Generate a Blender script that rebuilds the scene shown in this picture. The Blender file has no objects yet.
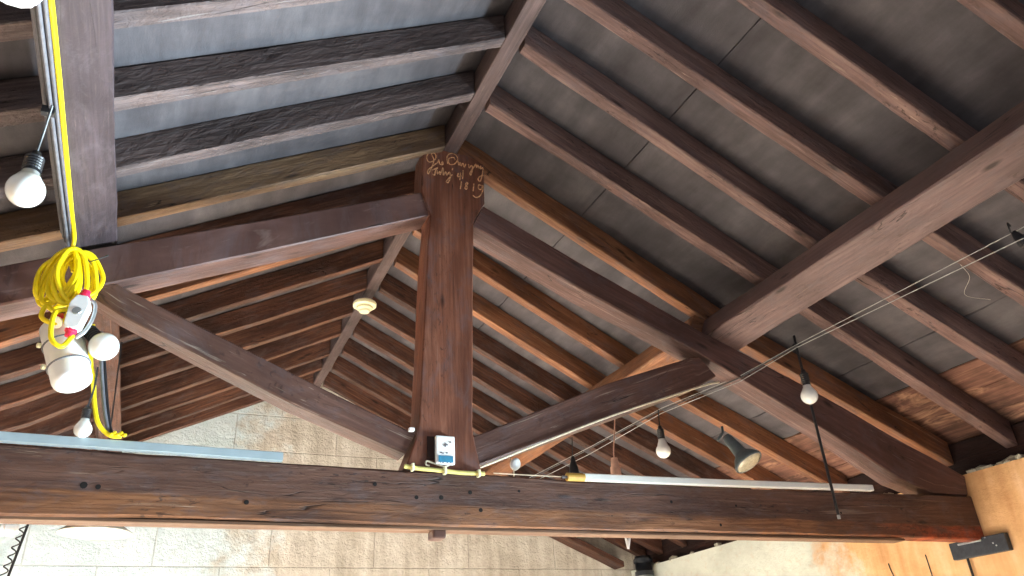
import bpy, bmesh, math, random
from mathutils import Vector, Matrix, noise
random.seed(7)
C = bpy.context.scene.collection
SLOPE, XC = 0.4335, 1.473          # roof pitch, x of the ridge
ZR = 4.9475                          # height of the rafters' underside at the ridge line
DEP = 0.20                        # rafter depth (vertical)
PI = math.pi

def lin(c):
    out = []
    for v in c:
        v /= 255.0
        out.append(v / 12.92 if v <= 0.04045 else ((v + 0.055) / 1.055) ** 2.4)
    return (*out, 1.0)

# ------------------------------------------------------------------ materials
class N:
    def __init__(s, name):
        s.m = bpy.data.materials.new(name); s.m.use_nodes = True
        s.t = s.m.node_tree; s.t.nodes.clear()
        s.out = s.n('ShaderNodeOutputMaterial'); s.b = s.n('ShaderNodeBsdfPrincipled')
        s.l(s.b.outputs[0], s.out.inputs[0])
    def n(s, t, **k):
        x = s.t.nodes.new(t)
        for a, v in k.items(): setattr(x, a, v)
        return x
    def l(s, a, b): s.t.links.new(a, b)
    def coord(s, kind='UV', scale=(1, 1, 1)):
        c = s.n('ShaderNodeTexCoord'); m = s.n('ShaderNodeMapping'); m.inputs['Scale'].default_value = scale
        s.l(c.outputs[kind], m.inputs[0]); return m.outputs[0]
    def noise(s, vec, scale=1, detail=4, rough=.55, dist=0):
        x = s.n('ShaderNodeTexNoise'); x.inputs['Scale'].default_value = scale
        x.inputs['Detail'].default_value = detail; x.inputs['Roughness'].default_value = rough
        x.inputs['Distortion'].default_value = dist
        s.l(vec, x.inputs['Vector']); return x.outputs['Fac']
    def ramp(s, fac, stops, interp='LINEAR'):
        r = s.n('ShaderNodeValToRGB'); r.color_ramp.interpolation = interp
        e = r.color_ramp.elements
        while len(e) < len(stops): e.new(.5)
        for i, (p, c) in enumerate(stops):
            e[i].position = p; e[i].color = c if len(c) == 4 else (*c, 1)
        s.l(fac, r.inputs[0]); return r.outputs[0]
    def mix(s, fac, a, b, mode='MIX'):
        x = s.n('ShaderNodeMix', data_type='RGBA', blend_type=mode)
        for sock, v in ((x.inputs[0], fac), (x.inputs[6], a), (x.inputs[7], b)):
            if hasattr(v, 'is_output'): s.l(v, sock)
            else: sock.default_value = v
        return x.outputs[2]
    def math(s, op, a, b=0.0):
        x = s.n('ShaderNodeMath', operation=op)
        for sock, v in ((x.inputs[0], a), (x.inputs[1], b)):
            if hasattr(v, 'is_output'): s.l(v, sock)
            else: sock.default_value = v
        return x.outputs[0]
    def bump(s, h, strength=.4, dist=.01, prev=None):
        x = s.n('ShaderNodeBump'); x.inputs['Strength'].default_value = strength; x.inputs['Distance'].default_value = dist
        s.l(h, x.inputs['Height'])
        if prev: s.l(prev, x.inputs['Normal'])
        return x.outputs[0]

def wood(name, dark, mid, light, rough=.6, pale=.25, bump=.5, hewn=.5, lower=None, palecol=(190, 170, 150), var=.25, chips=0):
    k = N(name)
    uv = k.coord('UV')
    g = k.noise(k.coord('UV', (2.2, 55, 1)), 1, 6, .6, .3)
    g2 = k.noise(k.coord('UV', (1.0, 9, 1)), 1, 4, .55, .4)
    big = k.noise(k.coord('UV', (1.3, 3.2, 1)), 1, 4, .6)
    f = k.math('ADD', k.math('MULTIPLY', g, .55), k.math('MULTIPLY', g2, .45))
    col = k.ramp(f, [(.28, lin(dark)), (.5, lin(mid)), (.72, lin(light))])
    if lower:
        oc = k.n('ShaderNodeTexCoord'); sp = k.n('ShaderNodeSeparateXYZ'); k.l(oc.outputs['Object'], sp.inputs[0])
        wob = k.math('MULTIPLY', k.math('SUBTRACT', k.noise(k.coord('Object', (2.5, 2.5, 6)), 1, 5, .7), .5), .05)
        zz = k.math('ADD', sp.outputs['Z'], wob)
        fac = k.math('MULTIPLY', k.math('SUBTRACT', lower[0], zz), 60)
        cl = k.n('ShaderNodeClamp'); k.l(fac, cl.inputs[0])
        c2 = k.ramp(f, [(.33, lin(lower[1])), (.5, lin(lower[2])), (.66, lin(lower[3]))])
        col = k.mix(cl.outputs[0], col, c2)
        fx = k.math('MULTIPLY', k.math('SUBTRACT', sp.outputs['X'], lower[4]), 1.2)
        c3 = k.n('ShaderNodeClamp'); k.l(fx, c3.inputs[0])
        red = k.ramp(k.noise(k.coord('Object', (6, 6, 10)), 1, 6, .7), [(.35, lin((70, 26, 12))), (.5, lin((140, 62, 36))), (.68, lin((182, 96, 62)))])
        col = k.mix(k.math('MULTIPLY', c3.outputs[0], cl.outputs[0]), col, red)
    # broad tone patches and per-piece variation
    col = k.mix(k.ramp(big, [(.42, (0, 0, 0)), (.66, (.8, .8, .8))]), col, lin(dark))
    oi = k.n('ShaderNodeObjectInfo')
    vr = k.ramp(oi.outputs['Random'], [(0, (1 - var, 1 - var, 1 - var * .9)), (1, (1.0, 1.0, 1.0))])
    col = k.mix(1.0, col, vr, 'MULTIPLY')
    # worn pale streaks
    ps = k.noise(k.coord('UV', (.9, 22, 1)), 1.3, 5, .7, .6)
    col = k.mix(k.math('MULTIPLY', k.ramp(ps, [(.6, (0, 0, 0)), (.72, (1, 1, 1))]), pale), col, lin(palecol))
    # knots and worm holes
    vo = k.n('ShaderNodeTexVoronoi'); vo.inputs['Scale'].default_value = 1; vo.inputs['Randomness'].default_value = 1
    k.l(k.coord('UV', (1.9, 6.5, 1)), vo.inputs['Vector'])
    kn = k.ramp(vo.outputs['Distance'], [(.05, (1, 1, 1)), (.13, (0, 0, 0))])
    col = k.mix(k.math('MULTIPLY', kn, .8), col, lin((28, 16, 12)))
    if chips:
        c1 = k.noise(k.coord('UV', (16, 42, 1)), 1, 3, .6, .8); gt = k.ramp(k.noise(k.coord('UV', (1.6, 3.5, 1)), 1, 3), [(.46, (0, 0, 0)), (.6, (1, 1, 1))])
        col = k.mix(k.math('MULTIPLY', k.math('MULTIPLY', k.ramp(c1, [(.58, (0, 0, 0)), (.66, (1, 1, 1))]), gt), chips * .75), col, lin((34, 22, 18)))
        c2_ = k.noise(k.coord('UV', (4, 90, 1)), 1.3, 3, .6, .4)
        col = k.mix(k.math('MULTIPLY', k.math('MULTIPLY', k.ramp(c2_, [(.64, (0, 0, 0)), (.70, (1, 1, 1))]), gt), chips * .45), col, lin(palecol))
        bl = k.noise(k.coord('UV', (2.5, 5, 1)), 1.9, 5, .7, .5)
        col = k.mix(k.math('MULTIPLY', k.ramp(bl, [(.5, (0, 0, 0)), (.7, (1, 1, 1))]), .45), col, lin((96, 88, 92)))
    # shakes (long cracks)
    cr = k.noise(k.coord('UV', (.8, 8, 1)), 1, 3, .5, .5)
    ca = k.math('ABSOLUTE', k.math('SUBTRACT', cr, .5))
    gate = k.ramp(k.noise(k.coord('UV', (.6, 2, 1)), 1.7, 2), [(.52, (0, 0, 0)), (.58, (1, 1, 1))])
    crk = k.math('MULTIPLY', k.ramp(ca, [(.0, (1, 1, 1)), (.007, (0, 0, 0))]), gate)
    col = k.mix(k.math('MULTIPLY', crk, .85), col, lin((20, 12, 10)))
    k.l(col, k.b.inputs['Base Color'])
    k.b.inputs['Roughness'].default_value = rough
    k.b.inputs['Specular IOR Level'].default_value = .35
    h = k.math('SUBTRACT', g, k.math('MULTIPLY', crk, 1.2))
    n1 = k.bump(h, bump, .006)
    hw = k.noise(k.coord('UV', (9, 20, 1)), 1, 4, .65, .5)
    n2 = k.bump(hw, hewn, .02, n1)
    k.l(n2, k.b.inputs['Normal'])
    return k.m

def plain(name, col, rough=.5, metal=0, noise_amt=.12, bump=0, scale=30, coat=0):
    k = N(name)
    nz = k.noise(k.coord('Object'), scale, 3)
    c = lin(col); d = tuple(v * (1 - noise_amt * 2) for v in c[:3]) + (1,)
    k.l(k.ramp(nz, [(.35, d), (.65, c)]), k.b.inputs['Base Color'])
    k.b.inputs['Roughness'].default_value = rough; k.b.inputs['Metallic'].default_value = metal
    k.b.inputs['Coat Weight'].default_value = coat
    if bump: k.l(k.bump(nz, bump, .003), k.b.inputs['Normal'])
    return k.m

M = {}
M['post'] = wood('post oak', (78, 44, 32), (122, 76, 58), (156, 108, 86), .42, .15, .35, .15, var=0, palecol=(160, 140, 132), chips=.6)
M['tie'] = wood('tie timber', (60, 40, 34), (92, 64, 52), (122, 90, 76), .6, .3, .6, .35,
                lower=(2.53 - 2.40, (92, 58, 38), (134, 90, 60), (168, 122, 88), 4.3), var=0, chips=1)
M['principal'] = wood('principal timber', (66, 45, 41), (98, 70, 64), (130, 100, 92), .5, .25, .35, .15, palecol=(205, 185, 175), var=.08, chips=.5)
M['strut'] = wood('strut timber', (66, 45, 39), (98, 70, 61), (130, 98, 86), .45, .45, .35, .2, palecol=(220, 208, 190), var=.06, chips=.7)
M['purlin'] = wood('purlin timber', (78, 62, 60), (110, 88, 86), (138, 114, 110), .55, .1, .35, .25, var=.05, chips=.5)
M['purlinL'] = wood('left purlin timber', (46, 38, 41), (66, 56, 60), (86, 74, 78), .5, .05, .3, .2, var=0, chips=.3)
M['rafterL'] = wood('rafter left', (58, 48, 47), (98, 84, 82), (144, 126, 122), .7, .3, .8, 1.2, var=.15, palecol=(205, 205, 205), chips=.6)
M['rafterR'] = wood('rafter right', (72, 52, 48), (118, 92, 86), (156, 128, 118), .7, .25, .6, .6, var=.18, chips=.9)
M['rafterO'] = wood('rafter orange', (90, 56, 36), (144, 96, 66), (190, 138, 100), .6, .3, .5, .4, palecol=(235, 200, 155), var=.2, chips=.6)
M['rafterT'] = wood('rafter tan', (84, 64, 48), (126, 100, 76), (168, 138, 106), .65, .3, .5, .5, palecol=(235, 205, 165), var=0, chips=.9)
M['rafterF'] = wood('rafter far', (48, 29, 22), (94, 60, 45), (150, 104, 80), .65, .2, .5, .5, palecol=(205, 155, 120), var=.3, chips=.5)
M['ridge'] = wood('ridge timber', (52, 40, 40), (88, 72, 70), (116, 98, 96), .6, .1, .3, .15, var=0, chips=.4)
M['lath'] = wood('lath', (84, 62, 46), (112, 84, 64), (140, 110, 88), .7, .3, .3, .2, var=.05)
M['endgrain'] = wood('plate', (26, 16, 14), (48, 28, 24), (80, 46, 36), .8, .2, .6, .6, var=0)

def felt(name, a, b, c):
    k = N(name)
    st = k.noise(k.coord('Object', (1.0, 1.6, 1)), 1.6, 5, .6)
    st2 = k.noise(k.coord('Object', (5, 1.2, 1)), 1.5, 4, .6)
    col = k.ramp(k.math('ADD', k.math('MULTIPLY', st, .5), k.math('MULTIPLY', st2, .5)), [(.34, lin(a)), (.5, lin(b)), (.66, lin(c))])
    fine = k.noise(k.coord('Object', (1, 1, 1)), 170, 2)
    col = k.mix(k.math('MULTIPLY', fine, .35), col, lin(a))
    k.l(col, k.b.inputs['Base Color']); k.b.inputs['Roughness'].default_value = .75
    k.b.inputs['Specular IOR Level'].default_value = .3
    k.l(k.bump(fine, .5, .004, k.bump(st2, .3, .03)), k.b.inputs['Normal'])
    return k.m
M['felt'] = felt('roofing felt', (60, 57, 61), (80, 77, 81), (102, 99, 102))
M['underlay'] = plain('dark underlay', (26, 22, 20), .9)
def boards():
    k = N('decayed roof boards')
    g = k.noise(k.coord('Object', (28, 1.3, 1)), 1, 5, .6, .4)
    col = k.ramp(g, [(.3, lin((80, 52, 44))), (.5, lin((116, 80, 66))), (.7, lin((150, 112, 90)))])
    pt = k.noise(k.coord('Object', (5, 1.2, 2)), 1.5, 5, .65, .8)
    col = k.mix(k.ramp(pt, [(.54, (0, 0, 0)), (.66, (.6, .6, .6))]), col, lin((220, 172, 138)))
    dk = k.noise(k.coord('Object', (3, 2, 2)), 1.1, 4, .6)
    col = k.mix(k.ramp(dk, [(.5, (0, 0, 0)), (.7, (.7, .7, .7))]), col, lin((38, 20, 16)))
    k.l(col, k.b.inputs['Base Color']); k.b.inputs['Roughness'].default_value = .8
    k.l(k.bump(g, .5, .01), k.b.inputs['Normal'])
    return k.m
M['boards'] = boards()

def stone(name, axis, base_cols, white_cols, edge, sign, brick=True, rough_bump=1.0, width=1.15, row=.42):
    # ashlar with limewash: axis picks the horizontal coordinate; limewash fades out past 'edge'
    k = N(name)
    tc = k.n('ShaderNodeTexCoord'); sp = k.n('ShaderNodeSeparateXYZ'); k.l(tc.outputs['Object'], sp.inputs[0])
    cb = k.n('ShaderNodeCombineXYZ'); k.l(sp.outputs[axis], cb.inputs[0]); k.l(sp.outputs[2], cb.inputs[1])
    v = cb.outputs[0]
    n1 = k.noise(v, 2.2, 6, .65); n2 = k.noise(v, 11, 6, .65, .3); n3 = k.noise(v, 38, 4, .6)
    mp = k.n('ShaderNodeMapping'); mp.inputs['Scale'].default_value = (5, .6, 1); k.l(v, mp.inputs[0])
    streak = k.noise(mp.outputs[0], 1.6, 5, .6)
    stn = k.ramp(k.math('ADD', k.math('MULTIPLY', n1, .5), k.math('MULTIPLY', streak, .5)), [(.36, lin(base_cols[0])), (.5, lin(base_cols[1])), (.62, lin(base_cols[2]))])
    wht = k.ramp(n1, [(.35, lin(white_cols[0])), (.6, lin(white_cols[1]))])
    pos = k.math('MULTIPLY', k.math('SUBTRACT', sp.outputs[axis], edge), sign)
    pos = k.math('ADD', pos, k.math('MULTIPLY', k.math('SUBTRACT', n1, .5), 2.2))
    cl = k.n('ShaderNodeClamp'); k.l(k.math('MULTIPLY', pos, 2.2), cl.inputs[0])
    col = k.mix(cl.outputs[0], stn, wht)
    dirt = k.ramp(n2, [(.56, (0, 0, 0)), (.72, (.55, .55, .55))])
    col = k.mix(k.math('MULTIPLY', dirt, .5), col, lin(base_cols[0]))
    h = k.math('ADD', k.math('MULTIPLY', n2, .7), k.math('MULTIPLY', n3, .3))
    if brick:
        br = k.n('ShaderNodeTexBrick'); br.offset = .43
        for nm, val in (('Scale', 1), ('Mortar Size', .008), ('Mortar Smooth', .4), ('Brick Width', width), ('Row Height', row)): br.inputs[nm].default_value = val
        k.l(v, br.inputs['Vector'])
        col = k.mix(k.math('MULTIPLY', br.outputs['Fac'], .3), col, lin((120, 108, 92)))
        h = k.math('SUBTRACT', h, k.math('MULTIPLY', br.outputs['Fac'], .5))
    k.l(col, k.b.inputs['Base Color']); k.b.inputs['Roughness'].default_value = .9
    k.l(k.bump(h, rough_bump * .75, .045), k.b.inputs['Normal'])
    return k.m
M['gable'] = stone('gable ashlar', 0, ((176, 168, 154), (208, 202, 190), (228, 224, 214)), ((196, 214, 218), (222, 236, 240)), 1.15, -1)
M['rwall'] = stone('side wall plaster', 1, ((196, 146, 96), (218, 172, 122), (232, 194, 150)), ((196, 200, 188), (218, 222, 210)), 5.15, 1, brick=False, rough_bump=.25)
M['floor'] = stone('floor screed', 0, ((150, 140, 128), (176, 166, 152), (190, 182, 170)), ((150, 140, 128), (176, 166, 152)), 99, 1, brick=False, rough_bump=.2)

M['yellow'] = plain('yellow cable sheath', (250, 226, 20), .4, noise_amt=.04)
M['black'] = plain('black plastic', (30, 30, 34), .4)
M['greycable'] = plain('grey cable', (104, 104, 110), .5)
M['white'] = plain('white plastic', (244, 246, 246), .35, noise_amt=.02)
M['glass'] = plain('opal bulb', (238, 240, 236), .25, noise_amt=.015, coat=.4)
M['cream'] = plain('cream porcelain', (240, 236, 196), .3, noise_amt=.03)
M['red'] = plain('red gland', (232, 40, 80), .4, noise_amt=.05)
M['steel'] = plain('dull steel', (176, 180, 182), .35, .6)
M['trunk'] = plain('pale grey metal trunking', (158, 176, 184), .45, noise_amt=.06, scale=12)
M['tube'] = plain('white tube', (240, 244, 240), .35, noise_amt=.02)
M['tancap'] = plain('tan plastic cap', (214, 172, 84), .5)
M['ygreen'] = plain('pale yellow pipe', (222, 214, 130), .45, noise_amt=.08)
M['parbody'] = plain('grey lamp body', (88, 98, 100), .45, noise_amt=.1)
M['parlens'] = plain('pressed lens', (196, 188, 160), .15, noise_amt=.12, bump=.6, scale=50, coat=.8)
M['chalk'] = plain('chalk line', (236, 178, 130), .9, noise_amt=.3, scale=90)
M['wire'] = plain('pale wire', (160, 162, 160), .5)
M['darkwire'] = plain('dark wire', (60, 60, 62), .5)
M['cord'] = plain('pink brown flex', (190, 150, 130), .6)
M['blue'] = plain('blue panel', (60, 140, 175), .4)
M['printed'] = plain('printed mark', (110, 110, 116), .5)
M['whitecable'] = plain('cream flat cable', (226, 214, 190), .5)
M['enamel'] = plain('white enamel', (216, 212, 196), .25, noise_amt=.04, coat=.5)
M['blackbox'] = plain('black iron box', (54, 58, 66), .5, .3, .15, .3)
M['pipe'] = plain('black pipe', (36, 40, 46), .35)
M['rubble'] = plain('rubble stone', (190, 186, 170), .9, noise_amt=.2, bump=1, scale=14)
M['hole'] = plain('bore hole', (16, 10, 8), .9)
M['web'] = plain('dusty thread', (200, 196, 186), .8)

# ------------------------------------------------------------------ objects
def worldloc(o):
    v = Vector((0, 0, 0))
    while o: v += o.location; o = o.parent
    return v
def link(name, bm, mat, parent=None, origin=None, smooth=False):
    """bm is in world coordinates; becomes ONE mesh object"""
    bmesh.ops.recalc_face_normals(bm, faces=bm.faces)
    me = bpy.data.meshes.new(name)
    if origin is None:
        if parent: origin = worldloc(parent)
        else:
            xs = [v.co for v in bm.verts]
            origin = Vector((sum(v.x for v in xs) / len(xs), sum(v.y for v in xs) / len(xs), min(v.z for v in xs)))
    origin = Vector(origin)
    for v in bm.verts: v.co -= origin
    for f in bm.faces: f.smooth = smooth
    bm.to_mesh(me); bm.free()
    me.materials.append(mat)
    o = bpy.data.objects.new(name, me); C.objects.link(o)
    if parent: o.parent = parent; o.location = origin - worldloc(parent)
    else: o.location = origin
    return o
def tag(o, label=None, cat=None, group=None, kind=None):
    if label: o['label'] = label
    if cat: o['category'] = cat
    if group: o['group'] = group
    if kind: o['kind'] = kind
    return o
def thing(name, label, cat, loc, group=None):
    o = bpy.data.objects.new(name, None); o.empty_display_size = .05; C.objects.link(o); o.location = loc
    return tag(o, label, cat, group)

def sn(x, seed): return noise.noise(Vector((x, seed * 7.31, seed * 3.17)))
def hewn(bm, stations, seg=.12, ch=.012, wob=.006, seed=0):
    """a squared timber through stations (4 corners each, in order round the section); UV u=length, v=girth in metres"""
    uvl = bm.loops.layers.uv.verify()
    St = [[Vector(c) for c in s] for s in stations]
    rows, us = [], []
    u = random.random() * 50
    for i in range(len(St) - 1):
        a, b = St[i], St[i + 1]
        L = sum((b[k] - a[k]).length for k in range(4)) / 4
        n = max(1, int(L / seg))
        for j in range(n + (1 if i == len(St) - 2 else 0)):
            t = j / n
            rows.append([a[k].lerp(b[k], t) for k in range(4)]); us.append(u + L * t)
        u += L
    v0 = random.random() * 20
    vr = []
    for r, uu in zip(rows, us):
        c = sum(r, Vector()) / 4
        q = []
        for k in range(4):
            p = r[k]; d = (p - c).normalized()
            p = p + d * wob * sn(uu * 1.7, seed + k * 1.3) + d * wob * .5 * sn(uu * 6, seed + k + 9)
            cc = ch * (1 + .8 * sn(uu * 2.3, seed + k + 20))
            e1 = (r[k - 1] - r[k]); e2 = (r[(k + 1) % 4] - r[k])
            q.append(p + e1.normalized() * min(cc, e1.length * .3)); q.append(p + e2.normalized() * min(cc, e2.length * .3))
        vr.append([bm.verts.new(x) for x in q])
    per = [0]
    for k in range(8): per.append(per[-1] + (vr[0][(k + 1) % 8].co - vr[0][k].co).length)
    for i in range(len(vr) - 1):
        for k in range(8):
            f = bm.faces.new((vr[i][k], vr[i][(k + 1) % 8], vr[i + 1][(k + 1) % 8], vr[i + 1][k]))
            for lp, (a, b) in zip(f.loops, ((us[i], per[k]), (us[i], per[k + 1]), (us[i + 1], per[k + 1]), (us[i + 1], per[k]))):
                lp[uvl].uv = (a, b + v0)
    for row in (vr[0], vr[-1]):
        f = bm.faces.new(row)
        for lp in f.loops: lp[uvl].uv = (lp.vert.co.x * .3 + lp.vert.co.y, lp.vert.co.z * .5 + v0)
    return bm
def planar(bm):
    uvl = bm.loops.layers.uv.verify()
    for f in bm.faces:
        for lp in f.loops: lp[uvl].uv = (lp.vert.co.z, lp.vert.co.x + lp.vert.co.y * 1.0)
def box(bm, c, s, rot=None, bev=.0):
    r = bmesh.ops.create_cube(bm, size=1)
    m = Matrix.Diagonal((*s, 1))
    if rot is not None: m = rot.to_4x4() @ m
    bmesh.ops.transform(bm, matrix=Matrix.Translation(c) @ m, verts=r['verts'])
    if bev:
        es = list({e for v in r['verts'] for e in v.link_edges})
        bmesh.ops.bevel(bm, geom=es, offset=bev, segments=2, affect='EDGES', profile=.6)
    return bm
def tube(bm, pts, r, n=8, cap=True, radii=None):
    pts = [Vector(p) for p in pts]; rings = []
    up = None
    for i, p in enumerate(pts):
        t = (pts[min(i + 1, len(pts) - 1)] - pts[max(i - 1, 0)]).normalized()
        if up is None: up = t.orthogonal().normalized()
        up = (up - t * up.dot(t)).normalized(); sd = t.cross(up)
        rr = radii[i] if radii else r
        rings.append([bm.verts.new(p + (up * math.cos(2 * PI * k / n) + sd * math.sin(2 * PI * k / n)) * rr) for k in range(n)])
    for a, b in zip(rings, rings[1:]):
        for k in range(n): bm.faces.new((a[k], a[(k + 1) % n], b[(k + 1) % n], b[k]))
    if cap: bm.faces.new(rings[0]); bm.faces.new(rings[-1])
    return bm
def lathe(bm, base, axis, prof, n=24):
    """prof: list of (distance along axis, radius)"""
    ax = Vector(axis).normalized(); u = ax.orthogonal().normalized(); w = ax.cross(u); base = Vector(base); rings = []
    for d, r in prof:
        if r < 1e-5: rings.append([bm.verts.new(base + ax * d)])
        else: rings.append([bm.verts.new(base + ax * d + (u * math.cos(2 * PI * k / n) + w * math.sin(2 * PI * k / n)) * r) for k in range(n)])
    for a, b in zip(rings, rings[1:]):
        for k in range(n):
            if len(a) == 1 and len(b) == 1: continue
            if len(a) == 1: bm.faces.new((a[0], b[(k + 1) % n], b[k]))
            elif len(b) == 1: bm.faces.new((a[k], a[(k + 1) % n], b[0]))
            else: bm.faces.new((a[k], a[(k + 1) % n], b[(k + 1) % n], b[k]))
    return bm
def curve(pts, n=8):
    """Catmull-Rom through pts"""
    P = [Vector(p) for p in pts]; P = [P[0] * 2 - P[1]] + P + [P[-1] * 2 - P[-2]]; out = []
    for i in range(1, len(P) - 2):
        for j in range(n):
            t = j / n
            out.append(.5 * ((2 * P[i]) + (P[i + 1] - P[i - 1]) * t + (2 * P[i - 1] - 5 * P[i] + 4 * P[i + 1] - P[i + 2]) * t * t + (3 * P[i] - P[i - 1] - 3 * P[i + 1] + P[i + 2]) * t ** 3))
    out.append(P[-2]); return out
B = bmesh.new

# ------------------------------------------------------------------ setting
XR, XL, YB, YF = 5.70, -2.85, 8.95, -1.0
tag(link('floor', box(B(), ((XR + XL) / 2, 3.5, -.05), (9.6, 13, .1)), M['floor']), kind='structure')
# gable wall: pentagon prism
bm = B()
def zroof(x): return ZR + DEP + .0 - SLOPE * abs(x - XC)
gp = [(XL, 0), (XR + .4, 0), (XR + .4, zroof(XR + .4) + .01), (XC, zroof(XC) + .01), (XL, zroof(XL) + .01)]
fr = [bm.verts.new((x, YB, z)) for x, z in gp]; bk = [bm.verts.new((x, YB + .4, z)) for x, z in gp]
bm.faces.new(fr); bm.faces.new(bk[::-1])
for i in range(5): bm.faces.new((fr[i], fr[(i + 1) % 5], bk[(i + 1) % 5], bk[i]))
tag(link('wall_back', bm, M['gable'], origin=(0, 0, 0)), kind='structure')
tag(link('wall_right', box(B(), (XR + .2, (2.3 + YB) / 2, 1.46), (.4, YB - 2.3, 2.92)), M['rwall'], origin=(0, 0, 0)), kind='structure')
tag(link('wall_left', box(B(), (XL - .2, (2.3 + YB) / 2, 1.46), (.4, YB - 2.3, 2.92)), M['rwall'], origin=(0, 0, 0)), kind='structure')

# roof lining
def deck(name, side, d0, d1, mat, y0=YF, y1=YB + .3, zoff=0, th=.012, sag=.006, sx=.2, skirt=True):
    bm = B(); nx = max(2, int((d1 - d0) / sx)); ny = 90
    def z(d, y):
        e = min(d - d0, d1 - d) / .15
        wave = sag * (math.sin(y * 12.2) * .5 + noise.noise(Vector((y * 3, d0, side)))) * max(0, 1 - e)
        return ZR + DEP - SLOPE * d + zoff + abs(wave) * .9
    top, bot = [], []
    for i in range(nx + 1):
        d = d0 + (d1 - d0) * i / nx
        bot.append([bm.verts.new((XC + side * d, y0 + (y1 - y0) * j / ny, z(d, y0 + (y1 - y0) * j / ny))) for j in range(ny + 1)])
        top.append([bm.verts.new((v.co.x, v.co.y, v.co.z + th)) for v in bot[-1]])
    for i in range(nx):
        for j in range(ny):
            bm.faces.new((bot[i][j], bot[i][j + 1], bot[i + 1][j + 1], bot[i + 1][j]))
            bm.faces.new((top[i][j], top[i + 1][j], top[i + 1][j + 1], top[i][j + 1]))
    for g, a in ((0, bot), (0, top)): pass
    for i in (0, nx):
        for j in range(ny): bm.faces.new((bot[i][j], bot[i][j + 1], top[i][j + 1], top[i][j]))
    for j in (0, ny):
        for i in range(nx): bm.faces.new((bot[i][j], bot[i + 1][j], top[i + 1][j], top[i][j]))
    return tag(link(name, bm, mat, origin=(0, 0, 0)), kind='structure')
deck('ceiling', -1, .0, 4.45, M['felt'])
deck('ceiling', 1, .0, 1.054, M['felt'], sag=.004)
deck('ceiling', 1, 1.062, 3.34, M['felt'], sag=.008)
deck('ceiling', 1, 3.355, 3.71, M['felt'], sag=.02)
deck('ceiling', 1, 3.725, 3.98, M['boards'], sag=.008)
deck('ceiling', 1, 3.986, 4.24, M['boards'], sag=.008)
deck('ceiling', 1, 4.246, 4.55, M['boards'], sag=.008)
deck('ceiling', 1, .0, 4.6, M['underlay'], zoff=.05, sag=0)
deck('ceiling', -1, .0, 4.6, M['underlay'], zoff=.05, sag=0)

# ------------------------------------------------------------------ truss (front plane y=4.0)
Y0, Y1 = 4.0, 4.19
def quad(tl, bl, y0=Y0, y1=Y1):
    return [(bl[0], y0, bl[1]), (tl[0], y0, tl[1]), (tl[0], y1, tl[1]), (bl[0], y1, bl[1])]
tie = thing('tie_beam', 'long horizontal tie beam across the room with dark upper half and lighter worn lower half', 'beam', (0, 4.0, 2.40))
st = [(-2.84, 2.74, 2.40), (-.7, 2.722, 2.405), (.15, 2.711, 2.416), (1.2, 2.704, 2.412), (1.65, 2.703, 2.414), (3.14, 2.704, 2.424), (4.4, 2.725, 2.427), (5.40, 2.749, 2.427), (5.69, 2.752, 2.427)]
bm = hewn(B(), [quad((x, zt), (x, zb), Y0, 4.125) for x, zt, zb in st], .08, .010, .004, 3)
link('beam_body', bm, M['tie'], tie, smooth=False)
bm = hewn(B(), [[(x, 4.012, z - .010), (x, 4.012, z + .006), (x, 4.12, z + .006), (x, 4.12, z - .010)] for x, z in ((-2.8, 2.398), (.15, 2.404), (2.3, 2.407), (4.86, 2.417))], .15, .002, .004, 5)
link('lath', bm, M['lath'], tie)['label'] = 'pale lath nailed along the underside'
bm = B()
for x, z, r in ((1.25, 2.56, .011), (1.39, 2.565, .013), (1.56, 2.60, .012), (1.62, 2.505, .012), (.38, 2.50, .012), (1.02, 2.62, .011), (1.86, 2.62, .008), (2.9, 2.6, .01), (3.4, 2.595, .008), (-.34, 2.55, .016), (-.28, 2.545, .012), (4.3, 2.58, .007), (3.25, 2.47, .009)):
    lathe(bm, (x, 3.9975, z), (0, 1, 0), [(0, 0), (.0005, r), (.006, r * .95), (.007, 0)], 10)
link('nail_hole', bm, M['hole'], tie)['kind'] = 'stuff'

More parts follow.
